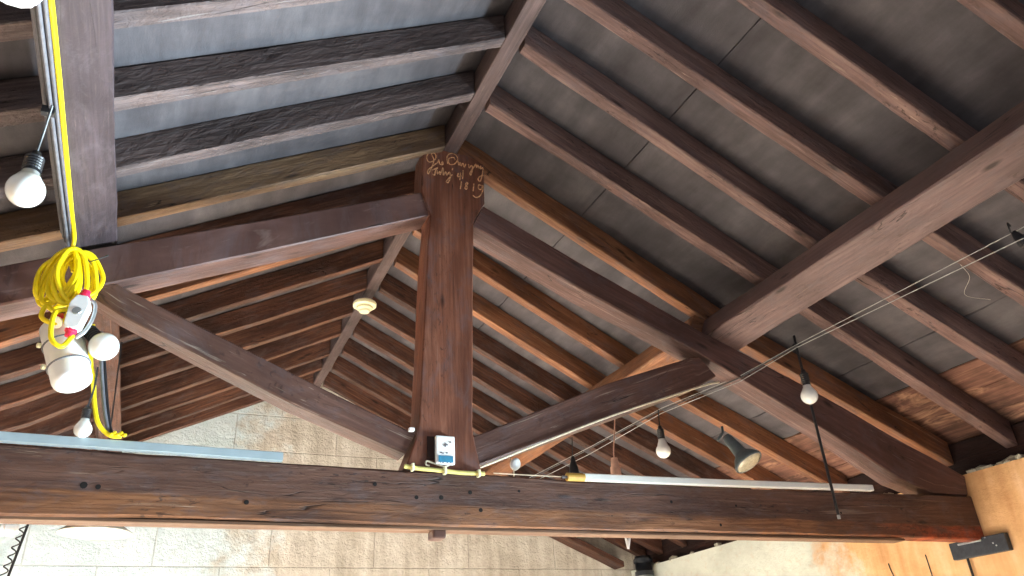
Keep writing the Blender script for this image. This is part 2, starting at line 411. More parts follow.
post = thing('king_post', 'tall upright post with flared head and foot standing on the tie beam', 'post', (1.41, 4.0, 2.715))
kst = [((1.184, 2.716), (1.626, 2.716)), ((1.25, 2.90), (1.586, 2.93)), ((1.262, 3.0), (1.583, 3.0)), ((1.312, 4.132), (1.622, 4.132)), ((1.331, 4.375), (1.632, 4.391)), ((1.271, 4.556), (1.721, 4.565)), ((1.274, 4.75), (1.726, 4.75)), ((1.283, 4.90), (1.727, 4.893)), ((1.40, 4.936), (1.60, 4.936))]
bm = hewn(B(), [[(a[0], 3.985, a[1]), (b[0], 3.985, b[1]), (b[0], 4.175, b[1]), (a[0], 4.175, a[1])] for a, b in kst], .06, .007, .004, 8)
planar(bm)
link('post_body', bm, M['post'], post)
INS=[[(1.349,4.905),(1.322,4.891),(1.305,4.849),(1.318,4.815),(1.35,4.828),(1.373,4.866),(1.362,4.898),(1.34,4.886),(1.356,4.838),(1.339,4.769),(1.317,4.713),(1.313,4.74),(1.345,4.783),(1.383,4.825)],
[(1.383,4.825),(1.393,4.851),(1.397,4.822),(1.408,4.815),(1.419,4.841),(1.422,4.819),(1.408,4.812)],
[(1.455,4.834),(1.453,4.896),(1.485,4.93),(1.521,4.92),(1.529,4.886),(1.505,4.844),(1.469,4.834),(1.467,4.88),(1.501,4.898),(1.512,4.878)],
[(1.529,4.886),(1.539,4.842),(1.548,4.868),(1.556,4.84),(1.568,4.866),(1.578,4.836),(1.59,4.865)],
[(1.61,4.867),(1.615,4.839),(1.63,4.862),(1.641,4.845),(1.625,4.779),(1.62,4.799),(1.653,4.862)],
[(1.653,4.862),(1.665,4.885),(1.67,4.856),(1.682,4.879),(1.687,4.854),(1.702,4.877),(1.699,4.85),(1.718,4.865),(1.712,4.811),(1.695,4.747),(1.678,4.753),(1.69,4.782),(1.718,4.799)],
[(1.488,4.787),(1.492,4.804)],[(1.345,4.751),(1.383,4.78),(1.369,4.757),(1.361,4.714),(1.347,4.72)],
[(1.38,4.757),(1.382,4.729),(1.399,4.755),(1.401,4.727),(1.421,4.79),(1.423,4.729),(1.44,4.762),(1.448,4.735),(1.468,4.766),(1.473,4.722),(1.458,4.677),(1.445,4.684),(1.487,4.748)],
[(1.532,4.772),(1.526,4.742),(1.554,4.755)],[(1.549,4.78),(1.542,4.717)],[(1.569,4.804),(1.562,4.731)],[(1.553,4.707),(1.543,4.641)],
[(1.592,4.71),(1.583,4.688),(1.596,4.672),(1.587,4.651),(1.577,4.661),(1.594,4.688),(1.6,4.705),(1.592,4.71)],[(1.645,4.71),(1.638,4.647)],
[(1.702,4.71),(1.682,4.709),(1.678,4.679),(1.698,4.677),(1.713,4.713),(1.709,4.667),(1.687,4.62),(1.656,4.6),(1.634,4.611)]]
bm = B()
for s in INS: tube(bm, curve([(x, 3.9865, z) for x, z in s], 5), .0048, 6)
link('chalk_inscription', bm, M['chalk'], post)['label'] = 'handwritten pale script and date 1819'

def member(name, part, pts, mat, label, cat, y0=Y0, y1=Y1, seed=1, wob=.005):
    bm = hewn(B(), [quad(t, b, y0, y1) for t, b in pts], .1, .008, wob, seed)
    return tag(link(name, bm, mat), label, cat)
member('principal_rafter', None, [((-2.83, 2.765), (-2.80, 2.745)), ((-2.2, 3.04), (-2.1, 2.84)), ((-.906, 3.61), (-.859, 3.398)), ((-.415, 3.832), (-.40, 3.60)), ((.264, 4.122), (.29, 3.91)), ((1.271, 4.560), (1.325, 4.392))], M['principal'],
       'broad sloping principal rafter rising from the left into the head of the post', 'rafter', seed=11)
member('principal_rafter', None, [((1.717, 4.548), (1.633, 4.375)), ((2.5, 4.21), (2.45, 4.01)), ((3.391, 3.839), (3.30, 3.67)), ((4.389, 3.456), (4.369, 3.169)), ((5.02, 3.19), (4.98, 2.85)), ((5.36, 3.05), (5.28, 2.765)), ((5.69, 2.91), (5.66, 2.755))], M['principal'],
       'broad sloping principal rafter running from the post head down to the right wall', 'rafter', seed=14)
member('strut', None, [((-.46, 3.60), (-.50, 3.52)), ((-.376, 3.598), (-.34, 3.43)), ((.631, 3.168), (.55, 3.035)), ((1.245, 2.918), (1.19, 2.80))], M['strut'],
       'worn diagonal strut sloping down from the left principal to the foot of the post', 'strut', y0=4.01, y1=4.17, seed=17)
member('strut', None, [((1.592, 2.925), (1.63, 2.76)), ((2.55, 3.352), (2.50, 3.10)), ((3.25, 3.62), (3.28, 3.405)), ((3.33, 3.63), (3.45, 3.50))], M['strut'],
       'diagonal strut rising from the foot of the post to the right principal', 'strut', y0=4.01, y1=4.17, seed=19)

# ------------------------------------------------------------------ purlins and ridge
PZ = 4.6786                          # underside of the purlins, measured at the ridge line
def purlin(name, side, xin, xout, y0, y1, mat, label, seed, xin1=None, xout1=None, z0=PZ):
    xin1 = xin1 or xin; xout1 = xout1 or xout
    n = Vector((side * SLOPE, 0, 1)).normalized() * .185
    def sec(xi, xo, y):
        a = Vector((xi, y, z0 - SLOPE * abs(xi - XC))); b = Vector((xo, y, z0 - SLOPE * abs(xo - XC)))
        return [a, b, b + n, a + n]
    bm = hewn(B(), [sec(xin, xout, y0), sec(xin1, xout1, y1)], .15, .008, .006, seed)
    return tag(link(name, bm, mat), label, 'purlin')
purlin('purlin', 1, 3.445, 3.685, .4, 4.10, M['purlin'], 'heavy squared purlin coming forward over the right principal rafter', 21)
purlin('purlin', 1, 3.36, 3.545, 4.11, YB - .01, M['rafterO'], 'reddish purlin on the right beyond the truss, seen below the strut', 22)
purlin('purlin', -1, -.42, -.625, .4, 4.10, M['purlinL'], 'grey purlin coming forward on the left with cables along its edge', 23, xin1=-.42, xout1=-.63)
purlin('purlin', -1, -.42, -.59, 4.11, YB - .01, M['rafterF'], 'brown purlin on the left beyond the truss, seen below the yellow coil', 24)
bm = hewn(B(), [[(1.425, y, 4.937), (1.525, y, 4.937), (1.525, y, 5.11), (1.425, y, 5.11)] for y in (.2, 4.3, YB - .01)], .15, .004, .003, 26)
tag(link('ridge_beam', bm, M['ridge']), 'narrow ridge beam running along the roof apex above the post', 'ridge beam')

# ------------------------------------------------------------------ common rafters
ORD = ['first', 'second', 'third', 'fourth', 'fifth', 'sixth', 'seventh', 'eighth', 'ninth', 'tenth']
def common(side, ctrl, w0, w1, mat, label, seed):
    """ctrl: [(x, y of the far bottom edge)...] from ridge to eaves"""
    stn = []
    n = len(ctrl); ctrl = [(x * 1.03, y * 1.03) for x, y in ctrl]
    for i, (x, y) in enumerate(ctrl):
        w = w0 + (w1 - w0) * i / (n - 1)
        zb = ZR - SLOPE * abs(x - XC); zt = zb + DEP - .003
        stn.append([(x, y - w, zb), (x, y, zb), (x, y, zt), (x, y - w, zt)])
    bm = hewn(B(), stn, .1, .006, .006, seed)
    o = link('common_rafter', bm, mat)
    return tag(o, label, 'rafter', 'common rafters under the roof lining')
xr0, xl0 = 1.495, 1.375
# right slope, in front of the truss: nearest the truss first
RF = [(3.96, 4.15, 4.14), (3.39, 3.50, 3.60), (2.87, 3.00, 3.02), (2.42, 2.48, 2.50), (1.89, 1.95, 1.98), (1.33, 1.36, 1.40), (.80, .85, .88)]
for i, (a, b, c) in enumerate(RF):
    m = M['rafterO'] if i == 0 else M['rafterR']
    lab = ('orange brown common rafter on the right slope, lying just in front of the post' if i == 0 else
           'pinkish brown common rafter on the right slope, %s from the post towards the viewer' % ORD[i])
    common(1, [(xr0, a), (3.85, b), (5.68, c)], .085, .10, m, lab, 40 + i)
RB = [(4.52, 4.63, 4.66), (4.93, 5.19, 5.22), (5.45, 5.73, 5.78), (5.94, 6.19, 6.22), (6.42, 6.70, 6.74), (6.92, 7.20, 7.25), (7.40, 7.70, 7.75), (7.90, 8.20, 8.25), (8.38, 8.58, 8.62)]
for i, (a, b, c) in enumerate(RB):
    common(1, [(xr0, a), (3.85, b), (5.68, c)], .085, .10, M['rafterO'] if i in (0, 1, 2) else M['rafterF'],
           'brown common rafter on the right slope beyond the truss, %s behind the post' % ORD[i], 60 + i)
LF = [(3.88, 4.18, 4.22), (3.34, 3.69, 3.72), (2.87, 3.15, 3.12), (2.35, 2.63, 2.70), (1.85, 2.10, 2.15), (1.33, 1.55, 1.6)]
for i, (a, b, c) in enumerate(LF):
    m = M['rafterT'] if i == 0 else M['rafterL']
    lab = ('tan common rafter with split pale edge on the left slope, nearest the post' if i == 0 else
           'grey brown common rafter on the left slope, %s from the post towards the viewer' % ORD[i])
    common(-1, [(xl0, a), (-.47, b), (-2.9, c + .25)], .075, .125, m, lab, 80 + i)
LB = [(4.42, 4.75, 4.95), (4.93, 5.29, 5.47), (5.43, 5.84, 6.02), (5.97, 6.36, 6.60), (6.49, 6.88, 7.14), (6.98, 7.42, 7.62), (7.51, 7.86, 8.05), (7.92, 8.29, 8.42), (8.38, 8.62, 8.64)]
for i, (a, b, c) in enumerate(LB):
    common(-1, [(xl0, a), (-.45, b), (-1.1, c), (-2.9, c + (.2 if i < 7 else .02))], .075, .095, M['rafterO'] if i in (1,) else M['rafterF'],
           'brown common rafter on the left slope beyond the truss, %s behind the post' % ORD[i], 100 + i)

# wall head at the right: timber plate and rubble
bm = hewn(B(), [[(5.87, y, 2.925), (6.08, y, 2.925), (6.08, y, 3.14), (5.87, y, 3.22)] for y in (2.3, YB - .02)], .2, .01, .008, 130)
tag(link('wall_plate', bm, M['endgrain']), 'dark decayed timber plate on top of the right wall', 'timber')
bm = B()
for i in range(70):
    y = random.uniform(2.4, 8.8) if i > 26 else random.uniform(3.0, 4.0)
    r = random.uniform(.018, .045)
    q = bmesh.ops.create_icosphere(bm, subdivisions=1, radius=r)['verts']
    sx, sy, sz = random.uniform(.7, 1.6), random.uniform(.8, 2.4), random.uniform(.5, 1.1)
    for v in q: v.co = Vector((v.co.x * sx, v.co.y * sy, v.co.z * sz)) * random.uniform(.7, 1.25)
    bmesh.ops.translate(bm, vec=(XR + random.uniform(.0, .05) + r * .6, y, 2.92 + r * .3), verts=q)
tag(link('mortar_rubble', bm, M['rubble']), 'pale rubble and mortar lying along the top of the right wall', 'rubble', kind='stuff')

# ------------------------------------------------------------------ fittings on the truss
bm = hewn(B(), [[(x, 3.955, z), (x, 3.955, z + .042), (x, 3.998, z + .042), (x, 3.998, z)] for x, z in ((-2.5, 2.74), (-.7, 2.722), (.53, 2.706))], .4, .002, .0, 0)
t = tag(link('cable_trunking', bm, M['trunk']), 'pale grey square trunking along the left top edge of the tie beam', 'trunking')
tl = thing('fluorescent_tube', 'long thin white tube with tan end along the right top edge of the tie beam', 'tube light', (2.27, 3.975, 2.70))
bm = hewn(B(), [[(x, 3.96, z), (x, 3.96, z + .042), (x, 3.998, z + .042), (x, 3.998, z)] for x, z in ((2.272, 2.695), (3.3, 2.71), (4.63, 2.738))], .4, .005, 0, 0)
link('tube_body', bm, M['tube'], tl)
link('end_cap', tube(B(), [(2.165, 3.975, 2.712), (2.28, 3.975, 2.714)], .024, 12), M['tancap'], tl)['label'] = 'tan end cap'
link('pin', tube(B(), [(2.135, 3.975, 2.71), (2.17, 3.975, 2.712)], .009, 8), M['printed'], tl)
tag(link('earth_wire', tube(B(), curve([(1.70, 3.985, 2.712), (1.9, 3.985, 2.712), (2.13, 3.98, 2.712)]), .003, 5), M['whitecable']), 'thin cream wire lying on the beam beside the white tube', 'wire')

dv = thing('thermometer_unit', 'small white wall unit with blue panel fixed to the foot of the post', 'sensor', (1.40, 3.97, 2.735))
link('case', box(B(), (1.402, 3.965, 2.818), (.112, .03, .160), bev=.008), M['white'], dv)
link('panel', box(B(), (1.402, 3.948, 2.765), (.085, .004, .036)), M['blue'], dv)['label'] = 'blue panel'
bm = B()
for x, z in ((1.395, 2.845), (1.41, 2.846), (1.40, 2.838), (1.43, 2.862), (1.375, 2.80), (1.408, 2.800), (1.385, 2.797)): box(bm, (x, 3.948, z), (.010, .003, .007))
link('marking', bm, M['printed'], dv)['kind'] = 'stuff'
link('cross_mark', box(B(), (1.403, 3.948, 2.845), (.003, .003, .022)), M['printed'], dv)
bm = B()
for x, z in ((1.37, 2.746), (1.385, 2.744), (1.41, 2.745), (1.43, 2.746)): box(bm, (x, 3.948, z), (.007, .003, .006))
link('button', bm, M['printed'], dv)
link('flex', tube(B(), curve([(1.43, 3.965, 2.74), (1.40, 3.965, 2.725), (1.36, 3.965, 2.735), (1.33, 3.97, 2.745), (1.30, 3.975, 2.755), (1.295, 3.975, 2.735), (1.315, 3.975, 2.728)]), .005, 6), M['whitecable'], dv)
link('shadow_gap_block', box(B(), (1.33, 3.979, 2.83), (.05, .012, .13)), M['endgrain'], dv).name = 'painted_shadow_strip'  # dark slab standing in for the shadow along the unit's left side
cp = thing('conduit_pipe', 'short pale yellow pipe across the foot of the post', 'pipe', (1.40, 3.96, 2.70))
link('pipe', tube(B(), curve([(1.17, 3.965, 2.716), (1.26, 3.965, 2.708), (1.392, 3.965, 2.703), (1.50, 3.965, 2.698), (1.636, 3.965, 2.700)]), .012, 10), M['ygreen'], cp)
for x, z in ((1.215, 2.712), (1.40, 2.702), (1.60, 2.699)):
    link('saddle_clip', box(B(), (x, 3.963, z), (.016, .035, .040), bev=.004), M['cream'], cp)
tag(link('wooden_peg', box(B(), (1.386, 4.065, 2.378), (.075, .10, .05), bev=.012), M['strut']), 'small wooden peg end hanging below the tie beam under the post', 'peg')
pl = thing('porcelain_knob', 'small round white cap hanging from a wire beside the post foot', 'insulator', (1.89, 4.08, 2.79))
link('cap', lathe(B(), (1.885, 4.11, 2.81), (.25, -.75, -.35), [(0, 0), (.003, .03), (.02, .038), (.032, .03), (.036, 0)], 18), M['white'], pl, smooth=True)
link('wire', tube(B(), curve([(1.94, 4.15, 2.98), (1.87, 4.12, 2.86), (1.885, 4.11, 2.80), (1.87, 4.08, 2.725)]), .004, 6), M['whitecable'], pl)
fc = tag(link('flat_cable', tube(B(), curve([(1.623, 3.995, 2.742), (2.006, 3.995, 2.905), (2.55, 3.995, 3.13), (3.27, 3.995, 3.395), (3.45, 3.995, 3.45)]), .0065, 6), M['whitecable']), 'cream cable clipped along the lower edge of the right strut', 'cable')
tag(link('nail', box(B(), (1.215, 3.99, 2.93), (.03, .03, .02), bev=.004), M['white']), 'small white clip at the joint of left strut and post', 'clip')

# hanging black rod
rd = thing('hanging_rod', 'thin black rod hanging vertically from the roof in front of the tie beam', 'rod', (4.164, 3.9, 2.515))
link('rod', tube(B(), [(4.164, 3.90, 3.86), (4.164, 3.90, 2.54)], .010, 8), M['black'], rd)
link('tip', tube(B(), [(4.164, 3.90, 2.54), (4.164, 3.90, 2.515)], .011, 8), M['steel'], rd)['label'] = 'pale metal tip'
link('bracket', box(B(), (4.158, 3.89, 3.775), (.05, .04, .02), bev=.004), M['black'], rd)

# ------------------------------------------------------------------ bulbs
def bulb(name, label, top, dia, length, mat=M['glass'], holder=.45, drop=None, axis=(0, 0, -1), group=None, ridges=True, cord_to=None):
    """holder and globe hanging along axis from top"""
    ax = Vector(axis).normalized(); top = Vector(top); r = dia / 2
    t = thing(name, label, 'light bulb', top + ax * length, group)
    hl = length * holder; hr = r * .52
    prof = [(0, 0), (.002, hr * .45), (hl * .18, hr * .6), (hl * .3, hr)]
    if ridges:
        for k in range(5): prof += [(hl * (.34 + k * .12), hr * 1.02), (hl * (.39 + k * .12), hr * .9)]
    prof += [(hl, hr), (hl + .001, 0)]
    link('holder', lathe(B(), top, ax, prof, 20), M['black'], t, smooth=False)
    g0 = hl; gl = length - hl
    pr = [(g0, 0), (g0, hr * .9), (g0 + gl * .12, hr * .98)]
    c = length - r
    a0 = math.radians(132)
    pr.append((g0 + (c - r * .75 - g0) * .6, hr * 1.15))
    for k in range(13):
        a = a0 * (1 - k / 12)
        pr.append((c - r * -math.cos(a) if False else c + r * math.cos(a), max(r * math.sin(a), 0)))
    link('globe', lathe(B(), top, ax, pr, 28), mat, t, smooth=True)
    if cord_to: link('flex', tube(B(), curve([top - ax * -.002] + [Vector(p) for p in cord_to]), .005, 6), M['black'], t)
    return t
bulb('light_bulb', 'white bulb in black holder hanging beside the black rod', (3.87, 3.62, 3.445), .112, .245, holder=.47, cord_to=[(3.868, 3.62, 3.53), (3.86, 3.61, 3.61)])
bulb('light_bulb', 'white bulb in black holder hanging from the wires beyond the truss right of the post', (3.405, 4.70, 3.35), .112, .25, holder=.42, cord_to=[(3.41, 4.70, 3.42), (3.415, 4.70, 3.48)])
bulb('light_bulb', 'large white bulb in black ribbed holder hanging beside the left purlin', (-.652, 2.92, 3.585), .135, .25, holder=.40, cord_to=[(-.64, 2.88, 3.65), (-.62, 2.80, 3.735)])
bulb('light_bulb', 'small white bulb hanging just above the trunking below the white cylinder', (-.385, 3.93, 2.905), .078, .155, holder=.42, cord_to=[(-.375, 3.93, 3.0), (-.38, 3.93, 3.10)])
bulb('light_bulb', 'large white bulb in black holder pointing sideways beside the white cylinder', (-.465, 3.90, 3.29), .135, .23, holder=.5, axis=(.55, -.30, -.62))
# clear hanging lamp holders
bl = thing('lamp_holder', 'small black empty lamp holder hanging from the wires behind the tie beam', 'lamp holder', (2.56, 4.6, 2.9))
link('holder', lathe(B(), (2.565, 4.6, 3.04), (0, 0, -1), [(0, 0), (.01, .012), (.05, .02), (.09, .032), (.14, .034), (.142, 0)], 16), M['black'], bl)
link('flex', tube(B(), [(2.565, 4.6, 3.04), (2.575, 4.6, 3.17)], .004, 6), M['black'], bl)
bl = thing('pull_cord', 'pinkish cord with a small cream weight hanging behind the right strut', 'cord', (2.70, 4.3, 2.83))
link('cord', tube(B(), curve([(2.77, 4.3, 3.40), (2.752, 4.3, 3.214), (2.715, 4.3, 3.0), (2.713, 4.3, 2.93)]), .005, 6), M['cord'], bl)
link('weight', lathe(B(), (2.712, 4.3, 2.95), (0, 0, -1), [(0, 0), (.003, .022), (.03, .026), (.06, .028), (.063, .034), (.12, .036), (.122, 0)], 16), M['cord'], bl)['label'] = 'cream weight'
# PAR lamp
pr_ = thing('reflector_lamp', 'grey reflector lamp with round glass lens aimed down above the white tube', 'lamp', (3.52, 3.9, 2.80))
ax = Vector((.22, -.42, -.80)).normalized(); tp = Vector((3.425, 4.0, 3.06))
pbody = link('body', lathe(B(), tp, ax, [(0, 0), (.002, .024), (.03, .034), (.15, .044), (.165, .05), (.18, .068), (.215, .094), (.235, .102), (.245, .098), (.243, .09)], 28), M['parbody'], pr_, smooth=True)
link('lens', lathe(B(), tp + ax * .238, ax, [(0, 0), (0, .094), (.008, .090), (.016, .064), (.02, .03), (.021, 0)], 28), M['parlens'], pbody, smooth=True)['label'] = 'cream glass lens'
link('bracket', tube(B(), [tp + Vector((-.06, .02, -.03)), tp + Vector((-.02, 0, .02)), tp + Vector((.0, .02, .07))], .009, 8), M['parbody'], pr_)
# ceiling rose on the ridge
cr = thing('ceiling_rose', 'round cream ceiling rose fixed under the ridge beam beyond the post', 'ceiling rose', (1.435, 6.2, 4.78))
link('base', lathe(B(), (1.435, 6.2, 4.833), (0, 0, -1), [(0, 0), (0, .10), (.012, .108), (.035, .105), (.042, .085), (.043, 0)], 28), M['cream'], cr, smooth=False)
link('cover', lathe(B(), (1.435, 6.2, 4.79), (0, 0, -1), [(0, 0), (0, .075), (.02, .072), (.035, .05), (.05, .045), (.055, 0)], 28), M['cream'], cr, smooth=False)

# ------------------------------------------------------------------ overhead wires
WX, WZ = 3.24, 3.74
W1 = [(3.70, 1.5, 3.50), (3.768, 1.9, 3.535), (3.852, 3.6, 3.622), (3.662, 4.0, 3.544 - .02), (3.452, 4.7, 3.499), (3.243, 5.5, 3.405), (3.02, 6.5, 3.33), (WX, 8.94, WZ)]
W2 = [(3.58, 1.5, 3.36), (3.66, 1.9, 3.43), (3.847, 3.6, 3.60), (3.647, 4.0, 3.478), (3.44, 4.7, 3.455), (3.235, 5.5, 3.345), (3.01, 6.5, 3.27), (WX, 8.94, WZ - .05)]
tag(link('overhead_wire', tube(B(), W1, .0026, 6), M['wire']), 'upper pale wire stretched from the right edge past the rod to the back', 'wire')
tag(link('overhead_wire', tube(B(), W2, .0026, 6), M['wire']), 'lower pale wire stretched just under the upper one from the right edge', 'wire')
tag(link('overhead_wire', tube(B(), [(3.845, 3.6, 3.612), (3.65, 4.0, 3.505), (3.43, 4.72, 3.475), (3.2, 5.5, 3.37), (2.97, 6.5, 3.29), (WX - .05, 8.94, WZ - .03)], .0045, 6), M['darkwire']), 'dark cable strung between the pale wires beyond the rod', 'wire')
fx = thing('wire_clamp', 'small black fitting gripping the wires at the right edge of the view', 'clamp', (3.71, 1.9, 3.45))
link('clamp_body', lathe(B(), (3.712, 1.93, 3.515), (.3, -.2, -.9), [(0, 0), (.003, .012), (.02, .018), (.05, .026), (.09, .028), (.092, 0)], 14), M['black'], fx)
link('hook', tube(B(), curve([(3.69, 1.93, 3.50), (3.675, 1.92, 3.525), (3.68, 1.92, 3.55), (3.695, 1.92, 3.535)]), .005, 6), M['black'], fx)
tag(link('cobweb_thread', tube(B(), curve([(3.73, 2.25, 3.50), (3.85, 2.3, 3.47), (4.0, 2.45, 3.46), (4.3, 2.5, 3.5)]), .0010, 5), M['web']), 'fine dusty thread sagging below the wires at the right', 'cobweb')

# ------------------------------------------------------------------ left cluster
yc = thing('extension_cable', 'bright yellow cable running down the purlin into a hanging coil', 'cable', (-.55, 3.84, 3.35))
def pzb(x): return PZ - SLOPE * abs(x - XC)
run = [(-.594, .5, pzb(-.594) - .014), (-.594, 2.278, pzb(-.594) - .014), (-.598, 3.0, pzb(-.598) - .014), (-.602, 3.6, pzb(-.602) - .014), (-.60, 3.86, pzb(-.6) - .03), (-.60, 3.90, 3.66), (-.575, 3.90, 3.58)]
link('cable_run', tube(B(), curve(run, 8), .0105, 8), M['yellow'], yc, smooth=True)
bm = B()
loops = [(-.60, 3.50, .085, .15, .30), (-.575, 3.50, .075, .15, .1), (-.555, 3.50, .08, .15, -.05), (-.54, 3.50, .085, .155, -.2), (-.52, 3.51, .09, .15, -.35),
         (-.62, 3.50, .10, .14, .55), (-.64, 3.50, .115, .13, .75), (-.50, 3.50, .085, .14, -.5), (-.57, 3.49, .06, .14, .0), (-.53, 3.495, .07, .15, -.15), (-.59, 3.50, .09, .145, .42)]
for i, (cx_, cz_, a, b, rot) in enumerate(loops):
    pts = []
    for k in range(41):
        t_ = 2 * PI * k / 40
        x = a * math.sin(t_) * (1 + .08 * math.sin(3 * t_ + i)); z = b * math.cos(t_) * (1 + .06 * math.sin(2 * t_ + i * 2))
        X = x * math.cos(rot) - (z - b) * math.sin(rot); Z = x * math.sin(rot) + (z - b) * math.cos(rot)
        pts.append((-.585 + X * .72, 3.84 + .03 * math.sin(t_ + i) + .012 * (i - 5), 3.645 + Z * 1.0))
    tube(bm, pts, .0115, 8)
link('cable_coil', bm, M['yellow'], yc, smooth=True)
link('cable_tail', tube(B(), curve([(-.60, 3.80, 3.31), (-.635, 3.80, 3.33), (-.64, 3.79, 3.27), (-.60, 3.775, 3.24), (-.55, 3.775, 3.25), (-.53, 3.79, 3.34)], 8), .0115, 8), M['yellow'], yc, smooth=True)
link('cable_tail', tube(B(), curve([(-.53, 3.78, 3.32), (-.58, 3.73, 3.27), (-.57, 3.71, 3.14), (-.52, 3.71, 3.10), (-.49, 3.74, 3.17)], 8), .0115, 8), M['yellow'], yc, smooth=True)
link('cable_tail', tube(B(), curve([(-.44, 3.93, 3.32), (-.42, 3.94, 3.15), (-.385, 3.94, 3.03), (-.365, 3.94, 2.935), (-.33, 3.94, 2.83), (-.275, 3.94, 2.775), (-.22, 3.94, 2.77)], 8), .0105, 8), M['yellow'], yc, smooth=True)
bm = B()
for k in range(5): tube(bm, [(-.265 + k * .014, 3.925, 2.772 + .012 * (k % 2)), (-.262 + k * .014, 3.96, 2.785)], .009, 6)
link('knot', bm, M['yellow'], yc, smooth=True)
link('wire_tie', tube(B(), curve([(-.50, 3.79, 3.59), (-.455, 3.76, 3.60), (-.425, 3.79, 3.64), (-.44, 3.83, 3.66)]), .003, 5), M['darkwire'], yc)

cy = thing('canister_lamp', 'white cylindrical lamp housing bound with two wires under the yellow coil', 'lamp', (-.5, 3.85, 2.98))
a0 = Vector((-.575, 3.93, 3.285)); a1 = Vector((-.455, 3.86, 2.97)); axc = (a1 - a0).normalized(); L = (a1 - a0).length
link('housing', lathe(B(), a0, axc, [(0, 0), (0, .086), (.006, .09), (L * .9, .086), (L * .95, .081), (L * .985, .066), (L, .045), (L, 0)], 32), M['white'], cy, smooth=True)
for d in (.32, .68):
    ring = []
    u = axc.orthogonal().normalized(); w = axc.cross(u)
    for k in range(33): ring.append(a0 + axc * L * d + (u * math.cos(2 * PI * k / 32) + w * math.sin(2 * PI * k / 32)) * .091)
    link('binding_wire', tube(B(), ring, .004, 6), M['greycable'], cy)
    link('screw', lathe(B(), a0 + axc * L * d + Vector((-.09, -.045, -.03)), (-.8, -.5, -.1), [(0, 0), (0, .012), (.014, .012), (.016, 0)], 10), M['cream'], cy)
link('mount_bracket', box(B(), (-.60, 3.90, 3.26), (.05, .04, .05), bev=.006), M['cream'], cy)

pc = thing('cable_connector', 'white inline connector with two red glands hanging at the coil', 'connector', (-.49, 3.74, 3.17))
c0 = Vector((-.49, 3.74, 3.285)); tilt = Matrix.Rotation(.12, 3, 'Y')
bm = B()
pr2 = [(-.034, -.075), (-.043, .04), (-.024, .085), (.024, .085), (.043, .04), (.034, -.075), (.016, -.09), (-.016, -.09)]
rr = tilt @ Matrix.Rotation(-.1, 3, 'Z')
f1 = [bm.verts.new(c0 + rr @ Vector((x, -.03, z))) for x, z in pr2]; f2 = [bm.verts.new(c0 + rr @ Vector((x * 1.05, .03, z))) for x, z in pr2]
bm.faces.new(f1); bm.faces.new(f2[::-1])
for i in range(8): bm.faces.new((f1[i], f1[(i + 1) % 8], f2[(i + 1) % 8], f2[i]))
bmesh.ops.bevel(bm, geom=list(bm.edges), offset=.005, segments=2, affect='EDGES')
ccase = link('case', bm, M['white'], pc)
link('guard', tube(B(), curve([c0 + rr @ Vector(p) for p in ((.015, .03, .10), (.05, .03, .07), (.060, .03, 0), (.048, .03, -.07), (.022, .03, -.11))]), .009, 8), M['steel'], pc)
link('button', lathe(B(), c0 + rr @ Vector((0, -.028, .0)), rr @ Vector((0, -1, 0)), [(0, 0), (0, .022), (.006, .018), (.006, 0)], 16), M['steel'], ccase)
for s in (1, -1):
    link('gland', lathe(B(), c0 + rr @ Vector((.0, 0, s * .08)), rr @ Vector((0, 0, s)), [(0, 0), (0, .025), (.018, .027), (.022, .021), (.042, .019), (.044, 0)], 12), M['red'], pc)['label'] = 'red gland'
pg = thing('cable_plug', 'small red and white plug half hidden behind the white connector', 'plug', (-.565, 3.81, 3.25))
link('body', lathe(B(), (-.56, 3.80, 3.28), (-.2, -.5, -.6), [(0, 0), (0, .025), (.03, .028), (.032, .02), (.05, .018), (.052, 0)], 12), M['red'], pg)
link('rim', lathe(B(), (-.572, 3.77, 3.244), (-.2, -.5, -.6), [(0, 0), (0, .03), (.01, .03), (.011, 0)], 12), M['white'], pg)

cb = thing('cable_bundle', 'dark grey cables clipped along the lower left edge of the left purlin', 'cable', (-.63, 3.0, 3.72))
for k, (x, dz, m) in enumerate(((-.615, -.012, 'greycable'), (-.634, -.010, 'greycable'), (-.648, .012, 'darkwire'), (-.662, .035, 'greycable'), (-.675, .062, 'greycable'))):
    z = PZ - SLOPE * abs(x - XC) + dz if k < 2 else PZ - SLOPE * abs(-.63 - XC) + dz
    link('cable', tube(B(), curve([(x + .004, .5, z), (x + .004, 2.0, z), (x, 3.0, z + .003), (x, 3.96, z)]), .0085, 8), M[m], cb, smooth=True)
for y in (2.86,): link('clip', box(B(), (-.640, y, 3.748), (.05, .03, .035), bev=.004), M['black'], cb)
tag(link('hanging_cable', tube(B(), curve([(-.40, 3.96, 3.3), (-.37, 3.965, 3.13), (-.345, 3.965, 3.02), (-.315, 3.965, 2.90), (-.28, 3.965, 2.79)]), .009, 8), M['greycable'], smooth=True), 'dark grey cable hanging beside the yellow one below the sideways bulb', 'cable')
tag(link('hanging_cable', tube(B(), curve([(-.375, 3.97, 3.22), (-.348, 3.975, 3.10), (-.325, 3.975, 3.0), (-.295, 3.975, 2.88), (-.262, 3.975, 2.78)]), .007, 8), M['black'], smooth=True), 'black cable hanging closest to the left purlin end beside the grey one', 'cable')

